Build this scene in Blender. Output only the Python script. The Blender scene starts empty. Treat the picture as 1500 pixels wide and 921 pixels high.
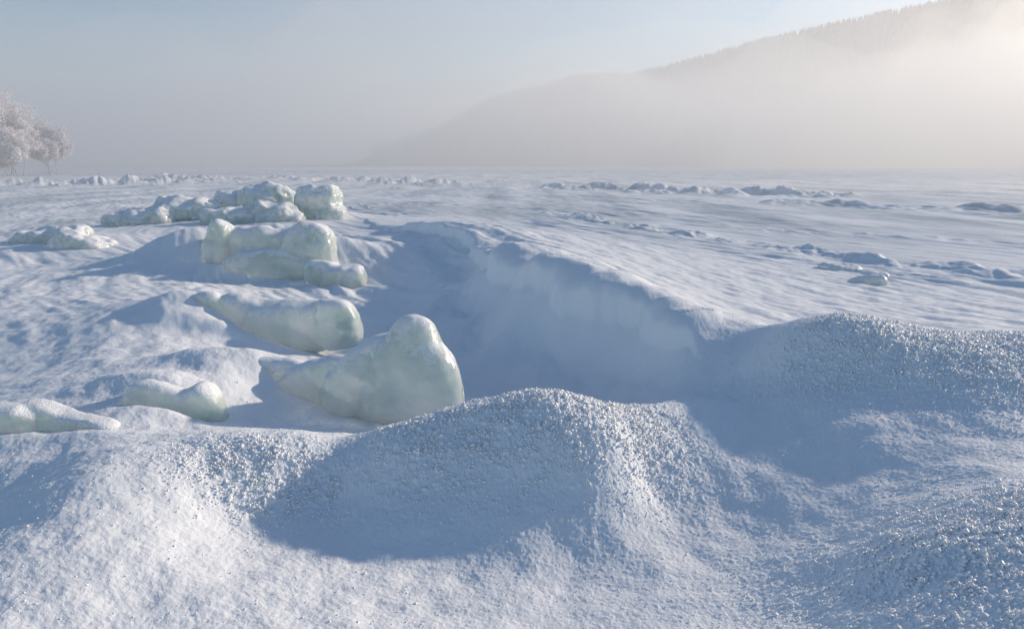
import bpy, math, random
import numpy as np
from mathutils import Vector
random.seed(4); rng=np.random.default_rng(7)
scene=bpy.context.scene

# ------------------------------------------------------------ noise helpers
def _h(ix,iy,s):
    n=(ix.astype(np.int64)*374761393+iy.astype(np.int64)*668265263+s*1442695041)&0xFFFFFFFF
    n=((n^(n>>13))*1274126177)&0xFFFFFFFF
    n=n^(n>>16)
    return (n&0xFFFFFF).astype(np.float32)/np.float32(0xFFFFFF)
def noise(x,y,s=0):
    ix=np.floor(x);iy=np.floor(y);fx=(x-ix).astype(np.float32);fy=(y-iy).astype(np.float32)
    ix=ix.astype(np.int64);iy=iy.astype(np.int64)
    def g(dx,dy):
        a=_h(ix+dx,iy+dy,s)*np.float32(6.2831853)
        return np.cos(a)*(fx-dx)+np.sin(a)*(fy-dy)
    ux=fx*fx*fx*(fx*(fx*6-15)+10);uy=fy*fy*fy*(fy*(fy*6-15)+10)
    a=g(0,0);b=g(1,0);c=g(0,1);d=g(1,1)
    return ((a+(b-a)*ux)*(1-uy)+(c+(d-c)*ux)*uy)*1.5
def fbm(x,y,o=4,s=0,p=.5):
    r=0;a=1
    for i in range(o):
        r=r+a*noise(x*2**i+i*17.3,y*2**i-i*9.1,s+i);a*=p
    return r
def sstep(a,b,x):
    t=np.clip((x-a)/(b-a),0,1);return t*t*(3-2*t)

# ------------------------------------------------------------ terrain control heights (metres)
CP=np.array([(-1.33,1.71,0.22),(-1.01,1.77,0.18),(-0.66,1.82,0.15),(-0.29,1.86,0.12),(0.10,1.86,0.12),(0.47,1.82,0.15),(0.77,1.66,0.26),(0.94,1.51,0.36),(1.12,1.45,0.40),(1.52,2.04,0.45),(1.12,1.85,0.38),(0.87,1.89,0.23),(-1.46,1.91,0.24),(-1.10,1.98,0.20),(-0.72,2.15,0.12),(-0.23,2.26,0.08),(0.23,2.26,0.10),(0.67,2.22,0.12),(-1.54,2.49,0.32),(-1.57,2.24,0.26),(-1.93,2.59,0.19),(-2.05,2.79,0.24),(-1.18,2.38,0.24),(-1.03,2.46,0.15),(-0.79,2.66,0.16),(-0.33,2.58,0.20),(0.13,2.53,0.22),(0.53,2.66,0.20),(.91,2.61,.18),(1.31,2.40,.28),
(1.67,2.55,.38),(-.135,2.78,.34),(.19,2.77,.40),(.40,2.70,.33),(-.52,2.80,.30),(-.94,2.76,.29),(-1.22,2.78,.31),(.09,3.0,.46),(-.20,2.94,.42),(.41,3.03,.40),(-.49,2.94,.33),(-.76,3.01,.26),(.65,3.18,.34),(.84,3.36,.31),(.98,3.28,.31),(1.19,3.56,.36),(1.10,2.79,.25),
(1.65,3.58,.66),(1.40,3.61,.58),(1.21,3.61,.42),(2.01,3.60,.6),(2.27,3.58,.57),(2.47,3.48,.6),(1.53,3.19,.44),(1.85,2.96,.45),(2.0,2.76,.44),(1.21,3.14,.35),(1.40,2.88,.35),
(-.52,9.32,.5),(-.12,6.67,.54),(.10,5.5,.53),(.55,4.85,.50),(.79,4.41,.43),(.96,4.02,.38),(1.20,3.80,.39),(.49,4.2,-.03),(.51,4.46,.15),(.04,4.4,-.07),(.07,4.96,.10),(-.31,4.55,-.06),(-.31,5.49,.06),(-.35,6.37,.22),(-1.05,6.96,.04),(-1.14,8.2,.15),(-1.43,11.1,.45),(-2.46,11.6,.3),(-1.76,8.57,.12),(-3.08,14.6,.35),(-1.23,6.2,.04),(.71,4.13,.18),(.66,3.95,.08),
(.10,10.9,.42),(.96,6.85,.38),(1.28,5.43,.33),(1.57,4.74,.28),(1.84,7.88,.25),(2.32,6.16,.15),(3.48,6.72,.1),(3.79,9.05,.08),(1.67,12.07,.2),(4.53,6.4,.1),(6.47,9.25,.05),(-3.19,23.2,.15),(3.83,16.7,.05),
(-2.87,3.99,.2),(-3.83,5.4,.2),(-5.99,8.57,.15),(-4.19,6.88,.2),(-3.96,7.72,.2),(-6.95,11.1,.28),(-6.04,10.6,.24),(-6.11,9.8,.15),(-5.11,11.0,.2),(-2.53,5.27,.38),(-2.59,4.55,.28),(-2.91,4.42,.2),(-2.15,4.83,.26),(-1.52,3.78,.28),(-1.88,3.71,.30),(-1.87,3.22,.28),(-2.01,3.15,.26),(-2.43,4.95,.3),(-1.60,4.79,.12),(-3.11,7.4,.18),(-.96,3.66,.10),(-1.20,3.80,.13),(-2.28,3.14,.26),(-1.53,3.52,.18),(-1.11,3.26,.2),(-.48,3.7,.03),(-.235,4.05,.02),
(.15,3.4,.20),(-.2,3.35,.15),(-.5,3.25,.14),(.55,3.5,.15),(-.1,3.85,.0),(.3,3.8,.0),(1.77,4.3,.42),(1.8,5.0,.22),(2.7,4.5,.35),(3.2,3.6,.4),(3.0,2.5,.3),
(-3.6,8.7,.35),(-2.9,8.95,.3),(-4.5,14.6,.40),(-6.3,14.6,.30),(-7.6,14.0,.25),(-5.2,17,.15),(-3.5,17.5,.2),(-2.0,5.55,.25),(-2.7,8.25,.10),(-3.2,8.2,.14),
(-9,12,.15),(-10,8,.15),(-6,4,.15),(-4,2,.15),(-3,.8,.15),(-1,.6,.15),(0,.5,.12),(1,.6,.2),(3,.8,.2),(5,2.5,.2),(9,5,.1),(12,10,.05),(0,-1,.1),(-2,-1,.1),(2,-1,.1),
(-12,22,.05),(0,28,.02),(12,22,.02),(-18,14,.08),(18,14,.02),(-20,40,0),(0,50,0),(20,45,0)])
def uv(x,y):
    yy=y+0.35
    return np.arctan2(x,yy),np.log(np.sqrt(x*x+yy*yy))
cu,cv=uv(CP[:,0],CP[:,1]);N=len(CP)
def phi(r2): return np.where(r2>1e-12,.5*r2*np.log(np.maximum(r2,1e-12)),0)
K=phi((cu[:,None]-cu)**2+(cv[:,None]-cv)**2)+np.eye(N)*0.0002
P=np.c_[np.ones(N),cu,cv]
A=np.block([[K,P],[P.T,np.zeros((3,3))]])
W=np.linalg.solve(A,np.r_[CP[:,2],0,0,0])
def base_tps(x,y):
    u,v=uv(x,y);r=W[N]+W[N+1]*u+W[N+2]*v
    for i in range(N):
        r=r+W[i]*phi((u-cu[i])**2+(v-cv[i])**2)
    return r
GU=np.linspace(-1.35,1.35,400);GV=np.linspace(-.6,4.1,700)
gu,gv=np.meshgrid(GU,GV)
R=np.exp(gv);TAB=base_tps(R*np.sin(gu),R*np.cos(gu)-.35)
def base(x,y):
    u,v=uv(x,y)
    a=np.clip((u-GU[0])/(GU[1]-GU[0]),0,len(GU)-1.001);b=np.clip((v-GV[0])/(GV[1]-GV[0]),0,len(GV)-1.001)
    i=a.astype(int);j=b.astype(int);fa=a-i;fb=b-j
    t=(TAB[j,i]*(1-fa)+TAB[j,i+1]*fa)*(1-fb)+(TAB[j+1,i]*(1-fa)+TAB[j+1,i+1]*fa)*fb
    w=1-sstep(22,45,np.hypot(x,y))
    back=1-sstep(1.15,1.35,np.abs(u))
    return (t*back+.12*(1-back))*w

RIDGES=[ # polyline, width, height, lump frequency
 ([(3,44),(7,40),(9.5,37),(13,33)],1.8,.34,.5),
 ([(8.5,28),(11,25.5),(14,22.5),(19,19),(24,17)],1.6,.20,.45),
 ([(1.2,19),(2.6,15.5),(3.8,12.2),(5.2,9.8),(6,9)],.5,.10,1.1),
 ([(5,16),(7,14.5),(9,13)],.7,.05,.9),
 ([(-26,78),(-17,66),(-9,58),(-4,50)],2.0,.36,.45),
 ([(-70,40),(-40,46),(-32,50),(-27,57),(-30,70)],4.0,.50,.45),
 ([(20,95),(45,88),(80,80)],3,.25,.25)]
BUMPS=[ # snow banked against the ice: x,y,rx,ry,height,rotation
 (-1.05,4.2,.5,.14,.14,8),(-1.6,4.05,.4,.18,.08,0),(-1.75,5.6,.6,.18,.20,-5),(-2.35,5.35,.3,.25,.12,0),(-2.9,9.35,.9,.28,.30,0),(-3.95,8.9,.5,.35,.26,10),
 (-4.8,15.4,1.3,.6,.30,0),(-6.6,14.9,1.2,.6,.15,0),(-6.6,11.4,.9,.35,.08,-10),(-1.78,3.60,.3,.14,.09,0),(-1.15,5.05,.3,.15,.05,0),(-2.0,7.9,.4,.2,.05,0),
 (-1.62,3.26,.2,.09,.06,10),(-1.95,2.96,.3,.07,.03,0),(-1.9,5.02,.5,.10,.06,-5)]
LIP=[(-3.4,15.6),(-2.6,13.6),(-1.5,11.2),(-.62,9.3),(-.22,7.7),(-.16,6.67),(.10,5.5),(.5,4.9),(.76,4.45),(.93,4.1),(1.15,3.82)]
def lip(x,y):
    wx=x+.12*noise(x*2.2,y*1.4,401)+.035*noise(x*8,y*6,402);wy=y+.14*noise(x*1.6,y*1.6,403)+.02*noise(x*9,y*9,404)
    best=np.full(x.shape,1e9);sg=np.zeros(x.shape);tt=np.zeros(x.shape);n=len(LIP)-1
    for k in range(n):
        (x0,y0),(x1,y1)=LIP[k],LIP[k+1];dx,dy=x1-x0,y1-y0;l=math.hypot(dx,dy)
        t=np.clip(((wx-x0)*dx+(wy-y0)*dy)/l**2,0,1)
        ex,ey=wx-x0-t*dx,wy-y0-t*dy;d=np.hypot(ex,ey);c=(dx*ey-dy*ex)/l
        m=d<best;best=np.where(m,d,best);sg=np.where(m,np.sign(c),sg);tt=np.where(m,(k+t)/n,tt)
    d=best*sg
    r=np.hypot(x,y);sc=np.clip(r/6,.6,2.0)
    am=sstep(0,.3,tt)*(1-sstep(.90,1,tt))*(.95+.4*noise(tt*19,tt*0+3.1,405))
    up=np.exp(-np.maximum(d,0)/(.8*sc));k=sstep(-.025*sc,.006*sc,d)
    scoop=np.exp(-((d+.20*sc)/(.20*sc))**2)*(d<.0)+math.exp(-1)*np.exp(-np.maximum(d,0)/(.03*sc))*(d>=0)
    return am*(.13*up*k-.10*scoop)
def seg_d(x,y,pl):
    best=np.full(x.shape,1e9)
    for (x0,y0),(x1,y1) in zip(pl[:-1],pl[1:]):
        dx,dy=x1-x0,y1-y0
        t=np.clip(((x-x0)*dx+(y-y0)*dy)/(dx*dx+dy*dy),0,1)
        best=np.minimum(best,np.hypot(x-x0-t*dx,y-y0-t*dy))
    return best
FR=[(.15,2.85,.45,.30),(-.25,2.8,.35,.25),(.45,2.9,.3,.3),(-.95,2.68,.35,.2),(1.65,3.4,.45,.35),(2.1,3.3,.5,.45),(1.35,1.75,.5,.42),(2.3,3.2,.5,.5)]
def frost(x,y):
    m=0
    for a,b,c,d in FR: m=np.maximum(m,np.exp(-(((x-a)/c)**2+((y-b)/d)**2)*1.1))
    return np.clip(m*1.25,0,1)
def height(x,y):
    r=np.hypot(x,y)
    h=base(x,y)+lip(x,y)
    for bx,by,rx,ry,bh,ro in BUMPS:
        c,s=math.cos(math.radians(ro)),math.sin(math.radians(ro))
        ex=((x-bx)*c+(y-by)*s)/rx;ey=(-(x-bx)*s+(y-by)*c)/ry
        h=h+bh*np.exp(-(ex*ex+ey*ey)*.9)
    a=.5*x-.866*y; b=.866*x+.5*y
    wx=x+.4*noise(x*.3,y*.3,91); wy=y+.4*noise(x*.3,y*.3,92)
    aw=.5*wx-.866*wy; bw=.866*wx+.5*wy
    far=sstep(3.5,8,r)
    h=h+far*.05*fbm(a*.18,b*.55,3,11)*sstep(8,22,r)
    s=1-np.abs(fbm(aw*.35,bw*2.2,3,21))*1.7
    h=h+.030*np.clip(s,-.5,1)*sstep(5,9,r)*(.35+.65*sstep(-6,2,x+.2*y))*sstep(-.35,.4,fbm(a*.12,b*.2,2,33))
    h=h+.012*fbm(aw*.9,bw*5,2,41)*sstep(3.2,7,r)*(1-sstep(25,60,r)*.5)
    for i,(pl,w,H,fq) in enumerate(RIDGES):
        d=seg_d(x+.8*w*noise(x*.4,y*.4,60+i),y+.8*w*noise(x*.4,y*.4,70+i),pl)
        m=np.exp(-(d/w)**2)
        lum=np.clip(.30+1.2*fbm(x*fq*1.3,y*fq,4,80+i,.5),0,1.6)
        h=h+H*m*lum
    near=1-sstep(8,16,r);nearg=1-.6*sstep(3.6,6,r)
    fr=frost(x,y)
    h=h+.012*fbm(x*3.2,y*3.2,3,101)*near
    left=sstep(.5,-.8,x)
    h=h+.0036*fbm(x*11,y*11,3,111)*near*(.4+.6*left)
    gr=fbm(x*55,y*55,3,121,.6)
    h=h+(.0012+.0018*fr)*gr*near*nearg
    g2=np.clip(fbm(x*90,y*90,2,131)-.3,0,1)
    h=h+.005*g2*near*nearg*(.3+fr)
    cl=np.clip(fbm(x*34,y*34,2,141)-.3,0,1)
    h=h+.013*cl*near*nearg*(.12+1.0*fr)
    return h

# ------------------------------------------------------------ mesh helper
def mesh_np(name,verts,faces,mat,smooth=True):
    me=bpy.data.meshes.new(name)
    verts=np.asarray(verts,dtype=np.float32);faces=np.asarray(faces,dtype=np.int32)
    n=faces.shape[1]
    me.vertices.add(len(verts));me.vertices.foreach_set('co',verts.ravel())
    me.loops.add(faces.size);me.loops.foreach_set('vertex_index',faces.ravel())
    me.polygons.add(len(faces));me.polygons.foreach_set('loop_start',np.arange(0,faces.size,n,dtype=np.int32))
    me.polygons.foreach_set('use_smooth',np.full(len(faces),smooth))
    me.update(calc_edges=True)
    me.materials.append(mat)
    ob=bpy.data.objects.new(name,me);scene.collection.objects.link(ob);return ob

# ------------------------------------------------------------ materials
def mat_new(n):
    m=bpy.data.materials.new(n);m.use_nodes=True
    return m,m.node_tree,m.node_tree.nodes['Principled BSDF']
def nd(nt,t,**k):
    n=nt.nodes.new(t)
    for a,b in k.items():
        setattr(n,a,b)
    return n
snow,nt,bs=mat_new('snow')
tc=nd(nt,'ShaderNodeNewGeometry')
# wind-scoured icy streaks out on the open river, packed white snow elsewhere
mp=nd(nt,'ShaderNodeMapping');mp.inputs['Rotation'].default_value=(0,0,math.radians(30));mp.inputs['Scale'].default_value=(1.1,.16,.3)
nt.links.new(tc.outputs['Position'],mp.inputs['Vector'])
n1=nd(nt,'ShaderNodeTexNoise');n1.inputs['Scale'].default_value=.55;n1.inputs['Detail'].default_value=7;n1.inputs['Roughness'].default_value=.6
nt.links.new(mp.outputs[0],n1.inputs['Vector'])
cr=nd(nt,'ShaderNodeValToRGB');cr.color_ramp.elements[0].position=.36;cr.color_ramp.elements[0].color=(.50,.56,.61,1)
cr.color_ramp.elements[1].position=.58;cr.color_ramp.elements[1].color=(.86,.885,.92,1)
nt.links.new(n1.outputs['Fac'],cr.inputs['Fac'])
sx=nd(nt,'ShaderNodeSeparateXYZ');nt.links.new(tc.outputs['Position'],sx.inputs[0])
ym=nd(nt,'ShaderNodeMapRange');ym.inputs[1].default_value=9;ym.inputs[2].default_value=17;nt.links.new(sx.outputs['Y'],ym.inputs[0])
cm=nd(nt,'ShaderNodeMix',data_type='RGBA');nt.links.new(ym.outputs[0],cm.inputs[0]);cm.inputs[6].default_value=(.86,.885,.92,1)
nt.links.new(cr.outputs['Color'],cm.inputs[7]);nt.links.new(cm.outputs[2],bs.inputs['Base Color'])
bs.inputs['Roughness'].default_value=.6
bs.inputs['Specular IOR Level'].default_value=.3
n2=nd(nt,'ShaderNodeTexNoise');n2.inputs['Scale'].default_value=220;n2.inputs['Detail'].default_value=3
nt.links.new(tc.outputs['Position'],n2.inputs['Vector'])
bp=nd(nt,'ShaderNodeBump');bp.inputs['Strength'].default_value=.55;bp.inputs['Distance'].default_value=.003
nt.links.new(n2.outputs['Fac'],bp.inputs['Height']);nt.links.new(bp.outputs['Normal'],bs.inputs['Normal'])

fro,nt,bs=mat_new('hoar_frost')
bs.inputs['Base Color'].default_value=(.94,.955,.975,1);bs.inputs['Roughness'].default_value=.5;bs.inputs['Specular IOR Level'].default_value=.5

ice,nt,bs=mat_new('river_ice')
bs.inputs['Subsurface Weight'].default_value=1;bs.inputs['Subsurface Radius'].default_value=(.8,1,.9)
bs.inputs['Subsurface Scale'].default_value=.10
bs.inputs['Transmission Weight'].default_value=.45;bs.inputs['IOR'].default_value=1.31
bs.inputs['Roughness'].default_value=.15
g=nd(nt,'ShaderNodeNewGeometry')
v0=nd(nt,'ShaderNodeTexNoise');v0.inputs['Scale'].default_value=3.2;v0.inputs['Detail'].default_value=7;v0.inputs['Distortion'].default_value=.8
nt.links.new(g.outputs['Position'],v0.inputs['Vector'])
cr=nd(nt,'ShaderNodeValToRGB');cr.color_ramp.elements[0].position=.36;cr.color_ramp.elements[0].color=(.68,.77,.72,1)
cr.color_ramp.elements[1].position=.60;cr.color_ramp.elements[1].color=(.91,.935,.90,1)
nt.links.new(v0.outputs['Fac'],cr.inputs['Fac']);nt.links.new(cr.outputs['Color'],bs.inputs['Base Color'])
v=nd(nt,'ShaderNodeTexNoise');v.inputs['Scale'].default_value=12;v.inputs['Detail'].default_value=7
nt.links.new(g.outputs['Position'],v.inputs['Vector'])
b1=nd(nt,'ShaderNodeBump');b1.inputs['Strength'].default_value=.45;b1.inputs['Distance'].default_value=.03
nt.links.new(v.outputs['Fac'],b1.inputs['Height']);nt.links.new(b1.outputs['Normal'],bs.inputs['Normal'])
sn=nd(nt,'ShaderNodeBsdfPrincipled');sn.inputs['Base Color'].default_value=(.88,.90,.92,1);sn.inputs['Roughness'].default_value=.6
v3=nd(nt,'ShaderNodeTexNoise');v3.inputs['Scale'].default_value=120;v3.inputs['Detail'].default_value=3
nt.links.new(g.outputs['Position'],v3.inputs['Vector'])
b2=nd(nt,'ShaderNodeBump');b2.inputs['Strength'].default_value=.8;b2.inputs['Distance'].default_value=.006
nt.links.new(v3.outputs['Fac'],b2.inputs['Height']);nt.links.new(b2.outputs['Normal'],sn.inputs['Normal'])
sp=nd(nt,'ShaderNodeSeparateXYZ');nt.links.new(g.outputs['Normal'],sp.inputs[0])
v4=nd(nt,'ShaderNodeTexNoise');v4.inputs['Scale'].default_value=14;v4.inputs['Detail'].default_value=8;v4.inputs['Roughness'].default_value=.8
nt.links.new(g.outputs['Position'],v4.inputs['Vector'])
m4=nd(nt,'ShaderNodeMath',operation='MULTIPLY');m4.inputs[1].default_value=1.6;nt.links.new(v4.outputs['Fac'],m4.inputs[0])
ad=nd(nt,'ShaderNodeMath',operation='ADD');nt.links.new(sp.outputs['Z'],ad.inputs[0]);nt.links.new(m4.outputs[0],ad.inputs[1])
mr=nd(nt,'ShaderNodeMapRange');mr.inputs[1].default_value=1.15;mr.inputs[2].default_value=1.55
nt.links.new(ad.outputs[0],mr.inputs[0])
mx=nd(nt,'ShaderNodeMixShader');nt.links.new(mr.outputs[0],mx.inputs[0])
nt.links.new(bs.outputs[0],mx.inputs[1]);nt.links.new(sn.outputs[0],mx.inputs[2])
nt.links.new(mx.outputs[0],nt.nodes['Material Output'].inputs[0])

hillm,nt,bs=mat_new('frosted_forest_hill')
g=nd(nt,'ShaderNodeNewGeometry');v=nd(nt,'ShaderNodeTexNoise');v.inputs['Scale'].default_value=.06;v.inputs['Detail'].default_value=8
nt.links.new(g.outputs['Position'],v.inputs['Vector'])
cr=nd(nt,'ShaderNodeValToRGB');cr.color_ramp.elements[0].position=.35;cr.color_ramp.elements[0].color=(.05,.055,.06,1)
cr.color_ramp.elements[1].position=.7;cr.color_ramp.elements[1].color=(.28,.28,.28,1)
nt.links.new(v.outputs['Fac'],cr.inputs['Fac']);nt.links.new(cr.outputs['Color'],bs.inputs['Base Color']);bs.inputs['Roughness'].default_value=.9
twig,nt,bs=mat_new('frosted_twigs');bs.inputs['Base Color'].default_value=(.90,.86,.86,1);bs.inputs['Roughness'].default_value=.8
bark,nt,bs=mat_new('frosted_bark');bs.inputs['Base Color'].default_value=(.45,.41,.40,1);bs.inputs['Roughness'].default_value=.9

# ------------------------------------------------------------ snow field: one sheet to the horizon
NF=1450
azf=np.linspace(-math.radians(48),math.radians(48),NF)
azb=np.linspace(math.radians(48),math.radians(312),130)[1:-1]
az=np.r_[azf,azb];NA=len(az)
rr=np.r_[np.linspace(.05,1.25,30)[:-1],np.exp(np.linspace(math.log(1.25),math.log(5.2),740))[:-1],np.exp(np.linspace(math.log(5.2),math.log(45),600))[:-1],np.exp(np.linspace(math.log(45),math.log(6000),240))]
NR=len(rr)
RR,AA=np.meshgrid(rr,az,indexing='ij')
X=RR*np.sin(AA);Y=RR*np.cos(AA)
Z=np.zeros_like(X)
for i in range(0,NR,100):
    Z[i:i+100]=height(X[i:i+100],Y[i:i+100])
V=np.c_[X.ravel(),Y.ravel(),Z.ravel()]
i,j=np.meshgrid(np.arange(NR-1),np.arange(NA),indexing='ij');j2=(j+1)%NA
F=np.c_[(i*NA+j).ravel(),(i*NA+j2).ravel(),((i+1)*NA+j2).ravel(),((i+1)*NA+j).ravel()][:,::-1]
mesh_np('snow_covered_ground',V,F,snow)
del V,F,X,Y,Z,RR,AA

# ------------------------------------------------------------ hoar frost crystals
def crystals():
    n=560000
    x=rng.uniform(-2.2,3.4,n);y=rng.uniform(1.35,4.6,n)
    fr=frost(x,y)
    dens=.05+.95*fr**1.3
    dens*=.2+1.1*sstep(-.3,.5,fbm(x*14,y*14,2,301))
    k=rng.random(n)<dens*.8
    x=x[k];y=y[k];fr=fr[k];n=len(x);z=height(x,y)
    s=rng.gamma(4,.0007,n)+.0010
    s*=(.55+.65*fr)
    oc=np.array([(1,0,0),(-1,0,0),(0,1,0),(0,-1,0),(0,0,1),(0,0,-1)],float)
    f=np.array([(0,2,4),(2,1,4),(1,3,4),(3,0,4),(2,0,5),(1,2,5),(3,1,5),(0,3,5)])
    v=oc[None]*s[:,None,None]*rng.uniform(.6,1.3,(n,6,1))
    v+=rng.normal(0,.22,(n,6,3))*s[:,None,None]
    v+=np.c_[x,y,z+s*.45][:,None]
    F=(f[None]+np.arange(n)[:,None,None]*6).reshape(-1,3)
    mesh_np('hoar_frost_crystals',v.reshape(-1,3),F,fro,True)
crystals()

# ------------------------------------------------------------ ice blocks
tx1=bpy.data.textures.new('ice_large','CLOUDS');tx1.noise_scale=.35;tx1.noise_depth=2
tx2=bpy.data.textures.new('ice_small','CLOUDS');tx2.noise_scale=.06;tx2.noise_depth=3
tx3=bpy.data.textures.new('ice_scallop','VORONOI');tx3.noise_scale=.26
import bmesh
def ice_block(ells,vox=.014,d1=.08,d2=.012,d3=.05,box=.62,it=5):
    vs=[];fs=[]
    bm=bmesh.new();bmesh.ops.create_icosphere(bm,subdivisions=4,radius=1)
    bv=np.array([v.co[:] for v in bm.verts]);bf=np.array([[v.index for v in f.verts] for f in bm.faces]);bm.free()
    bv=np.sign(bv)*np.abs(bv)**box*.92
    off=0
    for e in ells:
        c=np.array(e[:3]);r=np.array(e[3:6]);rot=math.radians(e[6]) if len(e)>6 else 0
        tl=math.radians(e[7]) if len(e)>7 else 0
        p=bv*r
        p=np.c_[p[:,0]*math.cos(tl)+p[:,2]*math.sin(tl),p[:,1],-p[:,0]*math.sin(tl)+p[:,2]*math.cos(tl)]
        p=np.c_[p[:,0]*math.cos(rot)-p[:,1]*math.sin(rot),p[:,0]*math.sin(rot)+p[:,1]*math.cos(rot),p[:,2]]
        vs.append(p+c);fs.append(bf+off);off+=len(bv)
    ob=mesh_np('ice_block',np.vstack(vs),np.vstack(fs),ice)
    m=ob.modifiers.new('rm','REMESH');m.mode='VOXEL';m.voxel_size=vox;m.use_smooth_shade=True
    m=ob.modifiers.new('sm','SMOOTH');m.factor=.6;m.iterations=it
    m=ob.modifiers.new('d1','DISPLACE');m.texture=tx1;m.strength=d1;m.mid_level=.5;m.texture_coords='GLOBAL'
    m=ob.modifiers.new('d3','DISPLACE');m.texture=tx3;m.strength=d3;m.mid_level=.4;m.texture_coords='GLOBAL'
    m=ob.modifiers.new('d2','DISPLACE');m.texture=tx2;m.strength=d2;m.mid_level=.5;m.texture_coords='GLOBAL'
    return ob
ice_block([(-.53,3.8,.29,.18,.14,.37,0,6),(-.44,3.78,.24,.19,.15,.32,0,-14),(-.62,3.82,.24,.20,.14,.30,0,24),(-.78,3.86,.26,.32,.12,.19,6,-38),(-1.02,3.98,.19,.34,.09,.17,8,-14),(-1.35,4.04,.21,.28,.10,.15,-5,4)],.010,.05,.009,.02,.82,18)
ice_block([(-1.70,3.42,.25,.18,.10,.13,10,18),(-1.52,3.44,.20,.12,.10,.16,0,-22)],.010,.08,.012,.05,.6,8)
ice_block([(-2.3,3.06,.27,.30,.10,.12,8,6),(-1.95,3.10,.26,.26,.08,.10,-10,10)],.010,.06,.012,.03,.6,8)
ice_block([(-1.58,5.28,.25,.38,.16,.20,0,3),(-1.26,5.25,.27,.17,.17,.20,0,-8),(-1.95,5.36,.30,.30,.13,.16,-12,8),(-2.25,5.36,.32,.18,.13,.15,0,-25)],.012,.08,.01,.04,.68,10)
ice_block([(-3.45,8.62,.42,.16,.22,.36,0,16),(-2.85,8.72,.36,.62,.24,.34,0,2),(-2.35,8.6,.37,.32,.27,.36,0,-6),(-2.7,8.5,.2,.7,.2,.25)],.018,.12,.016,.07,.6,8)
ice_block([(-1.87,8.2,.12,.27,.2,.18),(-2.15,8.3,.15,.2,.2,.2)],.016,.08)
ice_block([(-3.75,14.5,.58,.5,.45,.42,0,-8),(-3.6,14.4,.35,.4,.4,.4)],.03,.2,.03,.12,.7)
ice_block([(-4.9,15,.60,.6,.45,.42,0,6),(-5.4,15.2,.50,.7,.45,.35)],.03,.2,.03,.12,.7)
ice_block([(-4.4,13.8,.40,.6,.35,.3,0,15),(-5.2,13.6,.36,.5,.35,.26)],.03,.2,.03,.12,.7)
ice_block([(-6.3,14.5,.45,.7,.5,.33),(-7.0,14.1,.32,.8,.5,.26,0,-8)],.03,.2,.03,.12,.7)
ice_block([(-6.9,11.1,.28,.6,.3,.18,0,-6),(-6.2,10.7,.22,.4,.3,.18,0,14)],.025,.16,.03,.12)
ice_block([(4.15,9.3,.05,.28,.16,.11,-30,8),(4.40,8.95,.04,.2,.12,.08,-30)],.012,.08,.02,.05)
ice_block([(4.05,8.35,.06,.22,.13,.09,-30,-8)],.01,.07,.02,.04)

# ------------------------------------------------------------ hill
cx=np.array([-260,-180,-120,-60,-37,-19,56,105,154,215,275,336,396,600,900,1400])
cz=np.array([-4,-2,2,28,42,51,71,72,84,101,114,127,138,175,190,150])
def hillz(x,y):
    c=np.interp(x,cx,cz)
    t=np.where(y<700,sstep(380,700,y),1-sstep(700,1300,y))
    h=c*t*(1+.10*fbm(x*.006,y*.006,3,501)*(1-np.exp(-((y-700)/80)**2)))
    return h-2
xs=np.arange(-300,1400,5.);ys=np.r_[np.arange(370,720,5.),np.arange(720,1320,25.)]
XX,YY=np.meshgrid(xs,ys);HH=hillz(XX,YY)+np.abs(noise(XX*.13,YY*.13,511))*4
nx=len(xs);ny=len(ys);i,j=np.meshgrid(np.arange(ny-1),np.arange(nx-1),indexing='ij')
a=(i*nx+j).ravel()
mesh_np('hill',np.c_[XX.ravel(),YY.ravel(),HH.ravel()],np.c_[a,a+1,a+nx+1,a+nx],hillm)
n=16000
x=rng.uniform(-150,800,n);y=700-np.abs(rng.normal(0,90,n));z=hillz(x,y);k=(z>3);x=x[k];y=y[k];z=z[k];n=len(x)
hh=rng.uniform(4,12,n);w=hh*rng.uniform(.20,.34,n)
ang=np.arange(5)/5*6.283
ring=np.stack([np.cos(ang),np.sin(ang),0*ang],1)
v=np.zeros((n,6,3));v[:,:5]=ring[None]*w[:,None,None]*rng.uniform(.7,1.2,(n,5,1));v[:,5,2]=hh;v+=np.c_[x,y,z][:,None]
f=np.array([(0,1,5),(1,2,5),(2,3,5),(3,4,5),(4,0,5)])
mesh_np('distant_forest',v.reshape(-1,3),(f[None]+np.arange(n)[:,None,None]*6).reshape(-1,3),hillm,False)

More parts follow.
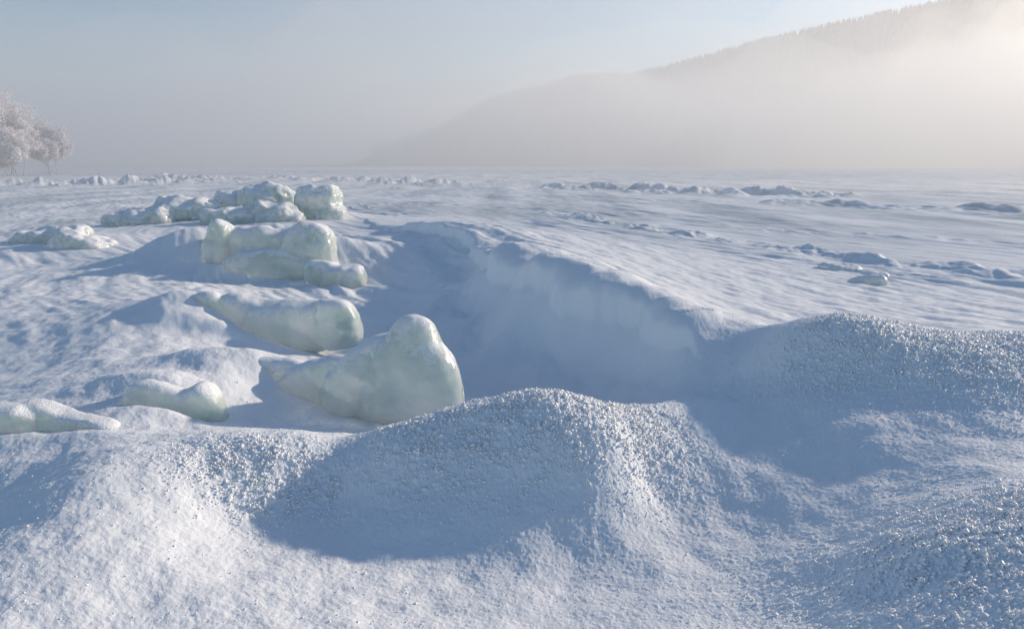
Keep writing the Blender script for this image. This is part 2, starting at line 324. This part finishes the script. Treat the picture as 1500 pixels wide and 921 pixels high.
# ------------------------------------------------------------ frosted trees
def tree(x,y,h,seed):
    R=random.Random(seed);vs=[];fs=[];tv=[]
    def seg(p,q,r0,r1):
        d=(q-p).normalized();u=d.orthogonal().normalized();w=d.cross(u);o=len(vs)
        for c,r in((p,r0),(q,r1)):
            for k in range(4):
                a=k*math.pi/2;vs.append(c+u*math.cos(a)*r+w*math.sin(a)*r)
        for k in range(4):fs.append((o+k,o+(k+1)%4,o+4+(k+1)%4,o+4+k))
    def grow(p,d,L,r,lv):
        n=3
        for s in range(n):
            d=(d+Vector((R.gauss(0,.13),R.gauss(0,.13),R.gauss(.05,.1)))).normalized()
            q=p+d*L/n;seg(p,q,r*(1-s*.2),r*(1-(s+1)*.2))
            if lv>0:
                for _ in range(2 if s else (1 if lv<4 else 0)):
                    e=(d+Vector((R.gauss(0,.6),R.gauss(0,.6),R.gauss(.15,.3)))).normalized()
                    grow(q,e,L*R.uniform(.5,.72),r*.5,lv-1)
            else: tv.append(q)
            p=q
        tv.append(p)
    z0=float(height(np.array([x]),np.array([y]))[0])-.2
    for _ in range(3):
        grow(Vector((x+R.gauss(0,.5),y+R.gauss(0,.5),z0)),Vector((R.gauss(0,.4),R.gauss(0,.4),1)).normalized(),h*.46,.006*h,4)
    e=bpy.data.objects.new('frosty_tree',None);scene.collection.objects.link(e)
    o=mesh_np('trunk_and_limbs',[v[:] for v in vs],fs,bark);o.parent=e
    T=np.array([v[:] for v in tv]);T=np.repeat(T,8,axis=0);n=len(T)
    T=T+rng.normal(0,.026*h,(n,3))
    s=rng.uniform(.02,.08,n)
    tri=rng.normal(0,1,(n,3,3));tri*=s[:,None,None];tri+=T[:,None]
    o=mesh_np('frosted_crown',tri.reshape(-1,3),np.arange(n*3).reshape(-1,3),twig,False);o.parent=e
for t in [(-48.6,60,9.0,1),(-46.0,66,8.2,2),(-43.4,61,7.2,3),(-44.0,66,6.2,4),(-41.4,63,4.8,5),(-42.4,69,4.6,6),(-56,63,10,8),(-44.6,58,6,11),(-40.4,61,3.4,12),(-42.4,59,4.4,13),(-40.4,66,3.4,14),(-46,60,5,15),(-43,62,3.4,16)]: tree(t[0]*1.4,t[1]*1.4,t[2]*1.4,t[3])

# ------------------------------------------------------------ mist
def mist_mat(name,dens,em,es=1):
    mm=bpy.data.materials.new(name);mm.use_nodes=True;nt=mm.node_tree;nt.nodes.clear()
    o=nd(nt,'ShaderNodeOutputMaterial');vsn=nd(nt,'ShaderNodeVolumeScatter')
    vsn.inputs['Color'].default_value=(1,1,1,1);vsn.inputs['Density'].default_value=dens;vsn.inputs['Anisotropy'].default_value=.42
    e=nd(nt,'ShaderNodeEmission');e.inputs['Color'].default_value=(em[0],em[1],em[2],1);e.inputs['Strength'].default_value=dens*es  # mist glows by itself, standing in for multiply scattered light
    ad=nd(nt,'ShaderNodeAddShader');nt.links.new(vsn.outputs[0],ad.inputs[0]);nt.links.new(e.outputs[0],ad.inputs[1])
    nt.links.new(ad.outputs[0],o.inputs['Volume']);return mm
EM=(.16,.175,.205)
x0,x1,y0,y1,z0,z1=-1500,1500,14,120,-6,14
v=[(x0,y0,z0),(x1,y0,z0),(x1,y1,z0),(x0,y1,z0),(x0,y0,z1),(x1,y0,z1),(x1,y1,z1),(x0,y1,z1)]
mesh_np('river_mist',v,[(0,3,2,1),(4,5,6,7),(0,1,5,4),(1,2,6,5),(2,3,7,6),(3,0,4,7)],mist_mat('river_mist',.0065,EM),False)
def bank(name,xs,ys,topf,mat):
    XX,YY=np.meshgrid(xs,ys);top=topf(XX,YY)
    nx=len(xs);ny=len(ys);M=nx*ny
    v=np.r_[np.c_[XX.ravel(),YY.ravel(),top.ravel()],np.c_[XX.ravel(),YY.ravel(),np.full(M,-6.)]]
    i,j=np.meshgrid(np.arange(ny-1),np.arange(nx-1),indexing='ij');a=(i*nx+j).ravel()
    fs=[np.c_[a,a+1,a+nx+1,a+nx],np.c_[a,a+nx,a+nx+1,a+1]+M]
    r=np.arange(nx-1);fs.append(np.c_[r,r+M,r+1+M,r+1]);q=r+(ny-1)*nx;fs.append(np.c_[q,q+1,q+1+M,q+M])
    c=np.arange(ny-1)*nx;fs.append(np.c_[c,c+nx,c+nx+M,c+M]);q=c+nx-1;fs.append(np.c_[q,q+M,q+nx+M,q+nx])
    mesh_np(name,v,np.vstack(fs),mat,False)
bank('mist_bank',np.linspace(-2600,2600,180),np.r_[np.linspace(121,900,70),np.linspace(950,3500,12)],
     lambda X,Y:np.maximum(50+40*fbm(X*.007,Y*.007,4,701),16),mist_mat('mist_bank',.0048,EM))
# added mist along the foot of the hill; warm emission stands in for sunlight
bank('warm_glow_mist',np.linspace(20,900,90),np.linspace(180,640,50),
     lambda X,Y:np.maximum((sstep(20,420,X)*105+8)*(.8+1.1*fbm(X*.010,Y*.010,4,711)),0)*sstep(180,300,Y)*(1-sstep(560,640,Y))-5.5,mist_mat('warm_glow_mist',.004,(.42,.36,.28),1))

# ------------------------------------------------------------ light
SA,SE=math.radians(60),math.radians(19)
sd=Vector((math.sin(SA)*math.cos(SE),math.cos(SA)*math.cos(SE),math.sin(SE)))
L=bpy.data.lights.new('sun','SUN');L.energy=4.2;L.angle=math.radians(1.5);L.color=(1,.84,.66)
lo=bpy.data.objects.new('sun',L);scene.collection.objects.link(lo);lo.rotation_euler=(-sd).to_track_quat('-Z','Y').to_euler()
w=bpy.data.worlds.new('World');scene.world=w;w.use_nodes=True;nt=w.node_tree;bg=nt.nodes['Background']
sk=nd(nt,'ShaderNodeTexSky');sk.sky_type='NISHITA';sk.sun_disc=False;sk.sun_elevation=SE;sk.sun_rotation=SA
sk.air_density=1.05;sk.dust_density=.4;sk.ozone_density=2.4
nt.links.new(sk.outputs[0],bg.inputs[0]);bg.inputs['Strength'].default_value=.125

cam=bpy.data.cameras.new('camera');co=bpy.data.objects.new('camera',cam);scene.collection.objects.link(co)
co.location=(0,0,1.4);co.rotation_euler=(math.radians(90-11.5),0,0)
cam.lens=26;cam.sensor_width=36;cam.clip_end=20000;cam.clip_start=.02
scene.camera=co
scene.view_settings.view_transform='Standard';scene.view_settings.look='None';scene.view_settings.exposure=0
